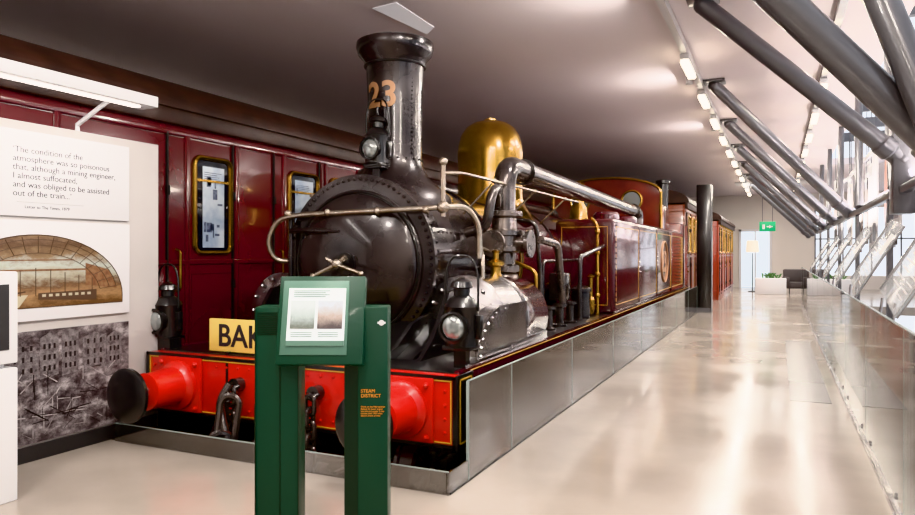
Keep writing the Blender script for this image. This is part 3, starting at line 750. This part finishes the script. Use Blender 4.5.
for k in range(17):
    t = PI * (k + 1) / 18
    g.tube([(-5.1645, yc - hw * .72 * math.cos(t), zb_ + .06 + (hh - .06) * .72 * math.sin(t)), (-5.1645, yc - hw * .98 * math.cos(t), zb_ + .06 + (hh - .06) * .98 * math.sin(t))], .003, n=4)
for k in range(9):
    yy = yc - .50 + k * .12; g.box((-5.165, yy - .003, 1.27), (-5.1635, yy + .003, 1.27 + .22 - abs(yy - yc) * .2))
g.prism([(-5.165, yc - .7, 1.22), (-5.165, yc - .1, 1.30), (-5.165, yc - .1, 1.31), (-5.165, yc - .7, 1.25)], (.0015, 0, 0))
g.prism([(-5.165, yc + .0, 1.24), (-5.165, yc + .5, 1.21), (-5.165, yc + .5, 1.30), (-5.165, yc + .0, 1.29)], (.0015, 0, 0))
g.done('painting_structure', 'paintdk', FP, smooth=False)
g = G()
g.prism([(-5.1655, yc - .70, 1.30), (-5.1655, yc - .40, 1.34), (-5.1655, yc - .40, 1.52), (-5.1655, yc - .62, 1.46)], (.001, 0, 0))
g.prism([(-5.1655, yc + .70, 1.30), (-5.1655, yc + .40, 1.34), (-5.1655, yc + .40, 1.52), (-5.1655, yc + .62, 1.46)], (.001, 0, 0))
g.box((-5.1655, yc - .40, 1.46), (-5.1645, yc + .40, 1.475)); g.box((-5.1655, yc - .3, 1.54), (-5.1645, yc + .3, 1.55))
g.done('painting_side_walls', 'paintrd', FP, smooth=False)
g = G()
for k in range(8): g.box((-5.1635, yc + .03 + k * .055, 1.26), (-5.1625, yc + .06 + k * .055, 1.28))
g.prism([(-5.1648, yc - .65, 1.19), (-5.1648, yc - .15, 1.19), (-5.1648, yc - .08, 1.28), (-5.1648, yc - .12, 1.28)], (.001, 0, 0))
g.done('painting_highlights', 'paintlt', FP, smooth=False)
HP = root('historic_photograph', (-5.19, 3.5, .6))
g = G(); g.box((-5.2, 2.5, .14), (-5.182, 4.29, 1.0)); g.done('print', 'bw', HP, smooth=False)
rs = random.Random(11)
XP = -5.1815
g = G(); h = G()
y_ = 2.6
while y_ < 4.1:
    w_ = rs.uniform(.14, .26); top = rs.uniform(.80, .97)
    w_ = min(w_, 4.28 - y_)
    g.prism([(XP, y_, .62), (XP, y_ + w_, .64), (XP, y_ + w_, top), (XP, y_ + w_ * .5, min(.99, top + .04)), (XP, y_, top)], (.0006, 0, 0))
    for r_ in range(3):
        for c_ in range(3):
            h.box((XP, y_ + w_ * (.18 + .27 * c_), .68 + r_ * .085), (XP + .001, y_ + w_ * (.18 + .27 * c_) + .018, .72 + r_ * .085))
    y_ += w_ + rs.uniform(0, .04)
g.done('print_houses', 'bwm', HP, smooth=False); h.done('print_house_windows', 'bwd', HP, smooth=False)
for nm, mm, cnt, off in (('print_light_details', 'bwl', 60, .0004), ('print_dark_details', 'bwd', 50, .0008)):
    g = G()
    for k in range(cnt):
        yy = rs.uniform(2.6, 4.15); zz = rs.uniform(.20, .66); a = rs.choice([0, .08, -.1, PI / 2, PI / 2, .7, -.6, 1.0]); l = rs.uniform(.04, .22); t = rs.uniform(.003, .009)
        l = min(l, (4.27 - yy), (zz - .15) + .05)
        g.box((-.0004, -l / 2, -t / 2), (.0004, l / 2, t / 2), mtx=Matrix.Translation((XP + off, yy, zz)) @ Matrix.Rotation(a, 4, 'X'))
    g.done(nm, mm, HP, smooth=False)
CB = root('display_cabinet', (-4.75, 2.4, 0))
g = G(); g.box((-5.1, 2.0, 0), (-4.47, 2.86, .86), .01); g.box((-5.1, 2.0, .89), (-4.47, 2.86, 1.48), .01); g.box((-5.05, 2.05, .85), (-4.52, 2.80, .9)); g.done('cabinet_body', 'white', CB)
g = G(); g.box((-4.475, 2.1, .98), (-4.464, 2.80, 1.40)); g.done('cabinet_screen', 'dark', CB, smooth=False)
PL = root('picture_light', (-4.85, 3, 2.85))
g = G(); g.box((-4.92, .6, 2.82), (-4.72, 4.20, 2.91), .006)
for yy in (1.4, 3.85): g.tube([(-5.25, yy, 2.605), (-5.25, yy, 2.66), (-4.85, yy, 2.84)], .018, n=8)
g.done('housing', 'white', PL)
g = G(); g.box((-4.85, .7, 2.81), (-4.79, 4.08, 2.822)); g.done('led_strip', 'led', PL, smooth=False)

# ------------------------------------------------------------------ kiosk
KR = root('information_kiosk', (-2.10, 2.89, 0))
TH = math.radians(24.9)
KM = Matrix.Translation((-2.095, 2.90, 0)) @ Matrix.Rotation(TH, 4, 'Z')
g = G()
for cx in (-.225, .222):
    g.box((cx - .112, -.05, 0), (cx + .108, .10, 1.33), .008, mtx=KM)
g.box((-.36, -.16, 0), (.36, .22, .02), .005, mtx=KM)
g.done('posts', 'green', KR)
g = G()
g.box((-.215, -.053, 0.02), (-.209, -.049, 1.32), mtx=KM)
g.box((-.122, -.056, 0.02), (-.117, -.049, 1.32), mtx=KM)
g.box((-.337, -.056, 0.02), (-.332, -.049, 1.32), mtx=KM)
for k in range(13): g.box((-.325, -.053, 1.19 + k * .009), (-.225, -.0495, 1.194 + k * .009), mtx=KM)
g.box((.112, -.053, .02), (.180, -.0495, 1.325), mtx=KM)
g.done('seams_and_vent', 'greendk', KR, smooth=False)
tilt = KM @ Matrix.Translation((0, -.10, 1.09)) @ Matrix.Rotation(math.radians(-16), 4, 'X')
g = G(); g.box((-.215, -.03, -.045), (.215, .03, .40), .006, mtx=tilt); g.done('screen_surround', 'green', KR)
g = G(); g.box((-.195, -.036, .0), (.135, -.028, .375), .003, mtx=tilt); g.done('screen_bezel', 'greenlt', KR)
g = G(); g.box((-.165, -.040, .045), (.120, -.035, .335), mtx=tilt); g.done('screen', 'screen', KR, smooth=False)
g = G(); g.box((-.150, -.043, .13), (-.03, -.039, .27), mtx=tilt); g.done('screen_picture_1', 'pic1', KR, smooth=False)
g = G(); g.box((-.015, -.043, .13), (.108, -.039, .27), mtx=tilt); g.done('screen_picture_2', 'pic2', KR, smooth=False)
g = G(); g.box((-.165, -.043, .045), (.120, -.039, .07), mtx=tilt)
for k in range(4): g.box((-.14, -.042, .29 + k * .01), (.02 + .02 * (k % 2), -.0395, .293 + k * .01), mtx=tilt)
for k in range(3): g.box((-.145, -.042, .09 + k * .01), (-.04, -.0395, .092 + k * .01), mtx=tilt); g.box((-.01, -.042, .09 + k * .01), (.09, -.0395, .092 + k * .01), mtx=tilt)
g.done('screen_text', 'greenlt', KR, smooth=False)
TM = KM @ Matrix(((1, 0, 0, .194), (0, 0, -1, -.0515), (0, 1, 0, .90), (0, 0, 0, 1)))
text("STEAM\nDISTRICT", .024, TM, 'orange', KR, 'heading_text', .0006)
text("Work on the Metropolitan\nRailway by steam engine\nwas hot and smoky in the\ntunnels until 1905 when\nelectric trains arrived", .0112, TM @ Matrix.Translation((0, -.075, 0)), 'orange', KR, 'caption_text', .0006)
g = G(); g.box((.278, -.054, 1.245), (.318, -.049, 1.255), mtx=KM); g.cyl(KM @ Vector((.298, -.0495, 1.25)), KM @ Vector((.298, -.0535, 1.25)), .014); g.done('logo', 'white', KR)

# ------------------------------------------------------------------ steelwork on the right
struts = [((-.9, 4.6, 4.22), (1.12, 5.6, 2.15), .115), ((-.72, 7.7, 4.22), (1.15, 8.3, 2.55), .095), ((.31, 5.35, 4.22), (1.05, 5.15, 1.9), .10)]
for i in range(6):
    yt = 11.5 + 3.5 * i
    if yt < 30: struts.append(((-.90, yt, 4.22), (1.12, yt + 2.3, 2.30), .095))
for i in range(5):
    yb2 = 9.2 + 3.5 * i
    struts.append(((1.13, yb2 - .5, 2.3), (1.25, yb2 + .9, 4.68), .06))
for a, b, r in struts:
    R = root('steel_strut', a)
    g = G(); g.cyl(a, b, r, n=24)
    if a[2] > 4: g.box((a[0] - .16, a[1] - .16, 4.26), (a[0] + .16, a[1] + .16, 4.295), .005); g.sph(a, r * 1.02, 16)
    g.sph(b, r * 1.15, 16)
    m_, l_ = align(Vector(a), Vector(b))
    for q in (.92,): g.lathe([(r, l_ * q - .08), (r * 1.2, l_ * q - .06), (r * 1.2, l_ * q + .06), (r, l_ * q + .08)], None, n=24, mtx=m_)
    g.done('tube', 'grey', R)
R = root('steel_edge_beam', (1.15, 15, 2.2))
g = G(); g.box((1.11, 4.8, 2.20), (1.19, 23.9, 2.28), .01); g.box((1.06, 8.2, 2.0), (1.26, 8.5, 3.3), .01)
g.box((1.05, 5.0, 1.9), (1.3, 5.8, 2.3), .02)
for i in range(6): g.box((1.12, 5.6 + i * 3.5, -3.6), (1.18, 5.7 + i * 3.5, 2.21))
g.done('beam', 'grey', R)
mts = ['gp1', 'gp2', 'gp1', 'wall', 'gp3', 'gp1', 'gp2']
GP = root('graphic_banner_row', (1.55, 16, 3))
yy = 6.6; k = 0
while yy < 23.5:
    w = random.uniform(.35, .8); zl = random.uniform(1.55, 1.95); zh = random.uniform(3.2, 4.1); xo = random.uniform(0, .35)
    g = G(); g.box((1.50 + xo, yy, zl), (1.53 + xo, yy + w, zh), .005); g.done('banner_%d' % k, mts[k % 7], GP)
    g = G()
    g.box((1.51 + xo, yy + w / 2 - .01, zh), (1.525 + xo, yy + w / 2 + .01, 4.69)); g.box((1.50 + xo, yy, zh - .25), (1.498 + xo, yy + w, zh - .05)); g.box((1.498 + xo, yy + w * .2, zl + .2), (1.4995 + xo, yy + w * .8, zl + .55))
    g.done('banner_frame_%d' % k, 'grey', GP, smooth=False)
    yy += w + random.uniform(.05, .22); k += 1
g = G(); g.box((1.45, 6.5, 2.45), (1.49, 23.8, 2.52)); g.box((1.45, 6.5, 3.30), (1.49, 23.8, 3.36)); g.done('banner_rails', 'grey', GP, smooth=False)

# balustrade
B = root('glass_balustrade', (.68, 12, 0))
g = G(); gy = [-1 + 1.9 * i for i in range(14)]
for a, b in zip(gy, gy[1:]): g.box((.66, a + .006, -.2), (.675, b - .006, 1.16))
g.done('glass_panels', 'glass2', B, smooth=False)
g = G()
for a in gy: g.box((.659, a - .003, 0), (.676, a + .003, 1.16))
g.box((.658, -1, 1.16), (.677, 23.7, 1.168)); g.done('glass_edges', 'edge', B, smooth=False)
g = G()
for a, b in zip(gy, gy[1:]):
    for yv in (a + .3, b - .3): g.cyl((.65, yv, .10), (.66, yv, .10), .02, n=16)
g.box((.64, -1, 0), (.70, 23.7, .03)); g.done('clamps', 'steel', B)
for i in range(6):
    yv = 5.2 + 2.5 * i
    R = root('acrylic_label_panel', (.7, yv, 1.25))
    mt = Matrix.Translation((.69, yv, 1.18)) @ Matrix.Rotation(math.radians(-60), 4, 'Y') @ Matrix.Rotation(math.radians(-6), 4, 'Z')
    g = G(); g.box((0, 0, 0), (.78, 1.35, .012), .002, mtx=mt); g.done('sheet', 'acryl', R)
    g = G()
    g.box((.44, .10, .013), (.66, .42, .015), mtx=mt)
    for q in range(8): g.box((.14 + q * .06, .56, .013), (.150 + q * .06, 1.15 - random.random() * .25, .015), mtx=mt)
    for q in range(4): g.box((.10 + q * .05, .12, .013), (.11 + q * .05, .42, .015), mtx=mt)
    g.done('label_print', 'gp1', R, smooth=False)
    g = G()
    for q in (.012, 1.34): g.box((.0, q - .006, -.01), (.78, q + .006, .014), mtx=mt)
    for q in (.25, .9): g.cyl((.69, yv + q, 1.02), (.72, yv + q, 1.26), .010)
    g.done('brackets', 'steel', R)

# ------------------------------------------------------------------ lights
def alight(loc, sx, sy, power, col=(1, .92, .83), rot=(0, 0, 0), nm='lamp_light', parent=None, spread=None):
    ld = bpy.data.lights.new(nm, 'AREA'); ld.shape = 'RECTANGLE'; ld.size = sx; ld.size_y = sy; ld.energy = power; ld.color = col
    if spread: ld.spread = spread
    o = bpy.data.objects.new(nm, ld); o.location = loc; o.rotation_euler = rot; C.objects.link(o)
    adopt(o, parent); return o
for tx, ys in ((-1.1, [-2.0, .4, 2.8, 5.2] + [9.8 + 2.2 * i for i in range(11)]), (.62, [-1, 3, 9.6, 12.0, 14.4, 16.8, 19.2, 21.6, 24, 27, 30])):
    T = root('track_light', (tx, 15, 4.25))
    g = G(); g.box((tx - .04, -3.5, 4.19), (tx + .04, 34, 4.29)); g.done('track', 'gp1' if tx < 0 else 'grey', T, smooth=False)
    g = G(); h = G()
    for yv in ys:
        g.box((tx - .055, yv - .46, 4.11), (tx + .055, yv + .46, 4.19), .008); h.box((tx - .05, yv - .44, 4.06), (tx + .05, yv + .44, 4.11), .01)
        alight((tx, yv, 4.05), .09, .80, 50 if tx < 0 else 30, nm='tube_light', parent=T)
    g.done('lamp_housings', 'white', T); h.done('lamp_tubes', 'lit', T, smooth=False)
T = root('added_loco_spots', (-1.3, 7, 4.2))  # added fill spots aimed to brighten the locomotive
g = G()
for (y, p) in ((1.6, 50), (3.9, 70), (7.0, 80), (11.0, 80), (15.4, 60)):
    g.cyl((-1.22, y, 4.29), (-1.22, y, 4.16), .05)
    alight((-1.25, y, 4.14), .14, .14, p, (1, .94, .88), (0, math.radians(42), 0), 'added_spot_fill', T)
for (x, y, p, a) in ((-3.4, 1.2, 75, 22), (-4.4, 2.2, 35, 10)):
    g.cyl((x, y, 4.3), (x, y, 4.2), .13); alight((x, y, 4.18), .25, .25, p, (1, .94, .88), (math.radians(a), 0, 0), 'added_spot_fill', T)
g.done('added_spot_housings', 'white', T)
# added fill strips brightening the ceiling, set on the outer edge beam
T = root('added_ceiling_fill', (1.28, 14, 2.4))
g = G(); g.box((1.22, 1.0, 2.30), (1.32, 23.8, 2.36), .005); g.done('added_fill_housing', 'grey', T)
alight((1.27, 12.4, 2.37), .07, 22.5, 1500, (1, .90, .84), (0, math.radians(180 + 50), 0), 'added_wash_fill', T)
alight((1.20, 12.4, 2.40), .07, 22.5, 1100, (.96, .90, .95), (0, math.radians(180 + 68), 0), 'added_wash_fill', T, math.radians(100))
alight((1.27, 0.0, 2.37), .07, 6.0, 420, (.98, .91, .90), (0, math.radians(180 + 62), 0), 'added_wash_fill', T)
alight((-4.82, 2.4, 2.80), .06, 3.4, 14, (1, .95, .90), nm='led_light', parent=PL)

# ------------------------------------------------------------------ far end furniture
R = root('exit_sign', (-.33, 27, 2.55))
g = G(); g.box((-.60, 27, 2.38), (-.07, 27.06, 2.72), .01); g.done('sign_face', 'exit', R)
g = G(); g.box((-.50, 26.99, 2.45), (-.42, 27.0, 2.62)); g.box((-.36, 26.99, 2.52), (-.16, 27.0, 2.56)); g.prism([(-.28, 26.99, 2.48), (-.28, 26.99, 2.60), (-.16, 26.99, 2.54)], (0, .008, 0)); g.done('pictogram', 'white', R, smooth=False)
g = G(); g.cyl((-.5, 27.03, 2.72), (-.5, 27.03, 4.3), .01); g.cyl((-.17, 27.03, 2.72), (-.17, 27.03, 4.3), .01); g.done('hangers', 'grey', R)
R = root('floor_lamp', (-.95, 31, 0))
g = G(); g.lathe([(0, 0), (.18, 0), (.18, .02), (.02, .04), (.015, 1.6), (0, 1.6)], (-.95, 31, 0), n=24); g.done('stand', 'dark', R)
g = G(); g.lathe([(.24, 1.65), (.2, 2.1), (.195, 2.1), (.235, 1.65)], (-.95, 31, 0), n=32); g.done('shade', 'shade', R)
def planter(x, y):
    R = root('white_planter', (x, y, 0))
    g = G(); g.box((x - .55, y - .25, 0), (x + .55, y + .25, .62), .02); g.done('tub', 'white', R)
    g = G()
    for k in range(18):
        a = random.uniform(0, 6.28); l = random.uniform(.15, .3); bx = x + random.uniform(-.3, .3)
        g.tube([(bx, y, .6), (bx + .12 * math.cos(a), y + .1 * math.sin(a), .6 + l * .7), (bx + .2 * math.cos(a), y + .15 * math.sin(a), .6 + l * .8)], [.02, .03, .004], n=5)
    g.done('foliage', 'leaf', R)
planter(-.25, 29.5); planter(1.95, 29.5)
def armchair(x, y, rz):
    R = root('armchair', (x, y, 0)); m = Matrix.Translation((x, y, 0)) @ Matrix.Rotation(rz, 4, 'Z')
    g = G(); g.box((-.35, -.35, .2), (.35, .3, .45), .05, mtx=m); g.box((-.38, .22, .2), (.38, .38, .95), .05, mtx=m)
    g.box((-.42, -.33, .2), (-.32, .35, .65), .04, mtx=m); g.box((.32, -.33, .2), (.42, .35, .65), .04, mtx=m); g.done('upholstery', 'chair', R)
    g = G()
    for a in (-.33, .33):
        for b in (-.28, .3): g.cyl(m @ Vector((a, b, 0)), m @ Vector((a, b, .22)), .02, n=10)
    g.done('legs', 'dark', R)
armchair(.65, 30.5, .3); armchair(1.35, 31.4, -2.6)
R = root('side_table', (1.3, 28.6, 0))
g = G(); g.lathe([(0, 0), (.2, 0), (.2, .02), (.03, .04), (.03, .48), (.3, .49), (.3, .52), (0, .52)], (1.3, 28.6, 0), n=28); g.done('table_top', 'wood', R)
T = root('added_far_end_fill', (0, 29, 4.28))  # added fill panel that brightens the far end
g = G(); g.box((-1.5, 28.4, 4.27), (1.2, 29.6, 4.295)); g.done('added_fill_tray', 'white', T, smooth=False)
alight((-.15, 29, 4.26), 2.5, 1.0, 160, (1, .95, .9), nm='added_panel_fill', parent=T)

# ------------------------------------------------------------------ world, camera, colour
w = bpy.data.worlds.new('daylight'); S.world = w; w.use_nodes = True
w.node_tree.nodes['Background'].inputs[0].default_value = (.88, .92, 1.0, 1)
w.node_tree.nodes['Background'].inputs[1].default_value = 1.5

cam = bpy.data.cameras.new('camera'); co = bpy.data.objects.new('camera', cam); C.objects.link(co)
co.location = (0, 0, 1.6); co.rotation_euler = (PI / 2, 0, TH)
cam.sensor_width = 36; cam.lens = 690 / 915 * 36; cam.shift_y = -4.5 / 915
cam.clip_start = .05; cam.clip_end = 200
S.camera = co
try:
    S.view_settings.view_transform = 'Khronos PBR Neutral'
except Exception:
    S.view_settings.view_transform = 'AgX'
S.view_settings.exposure = 0.1
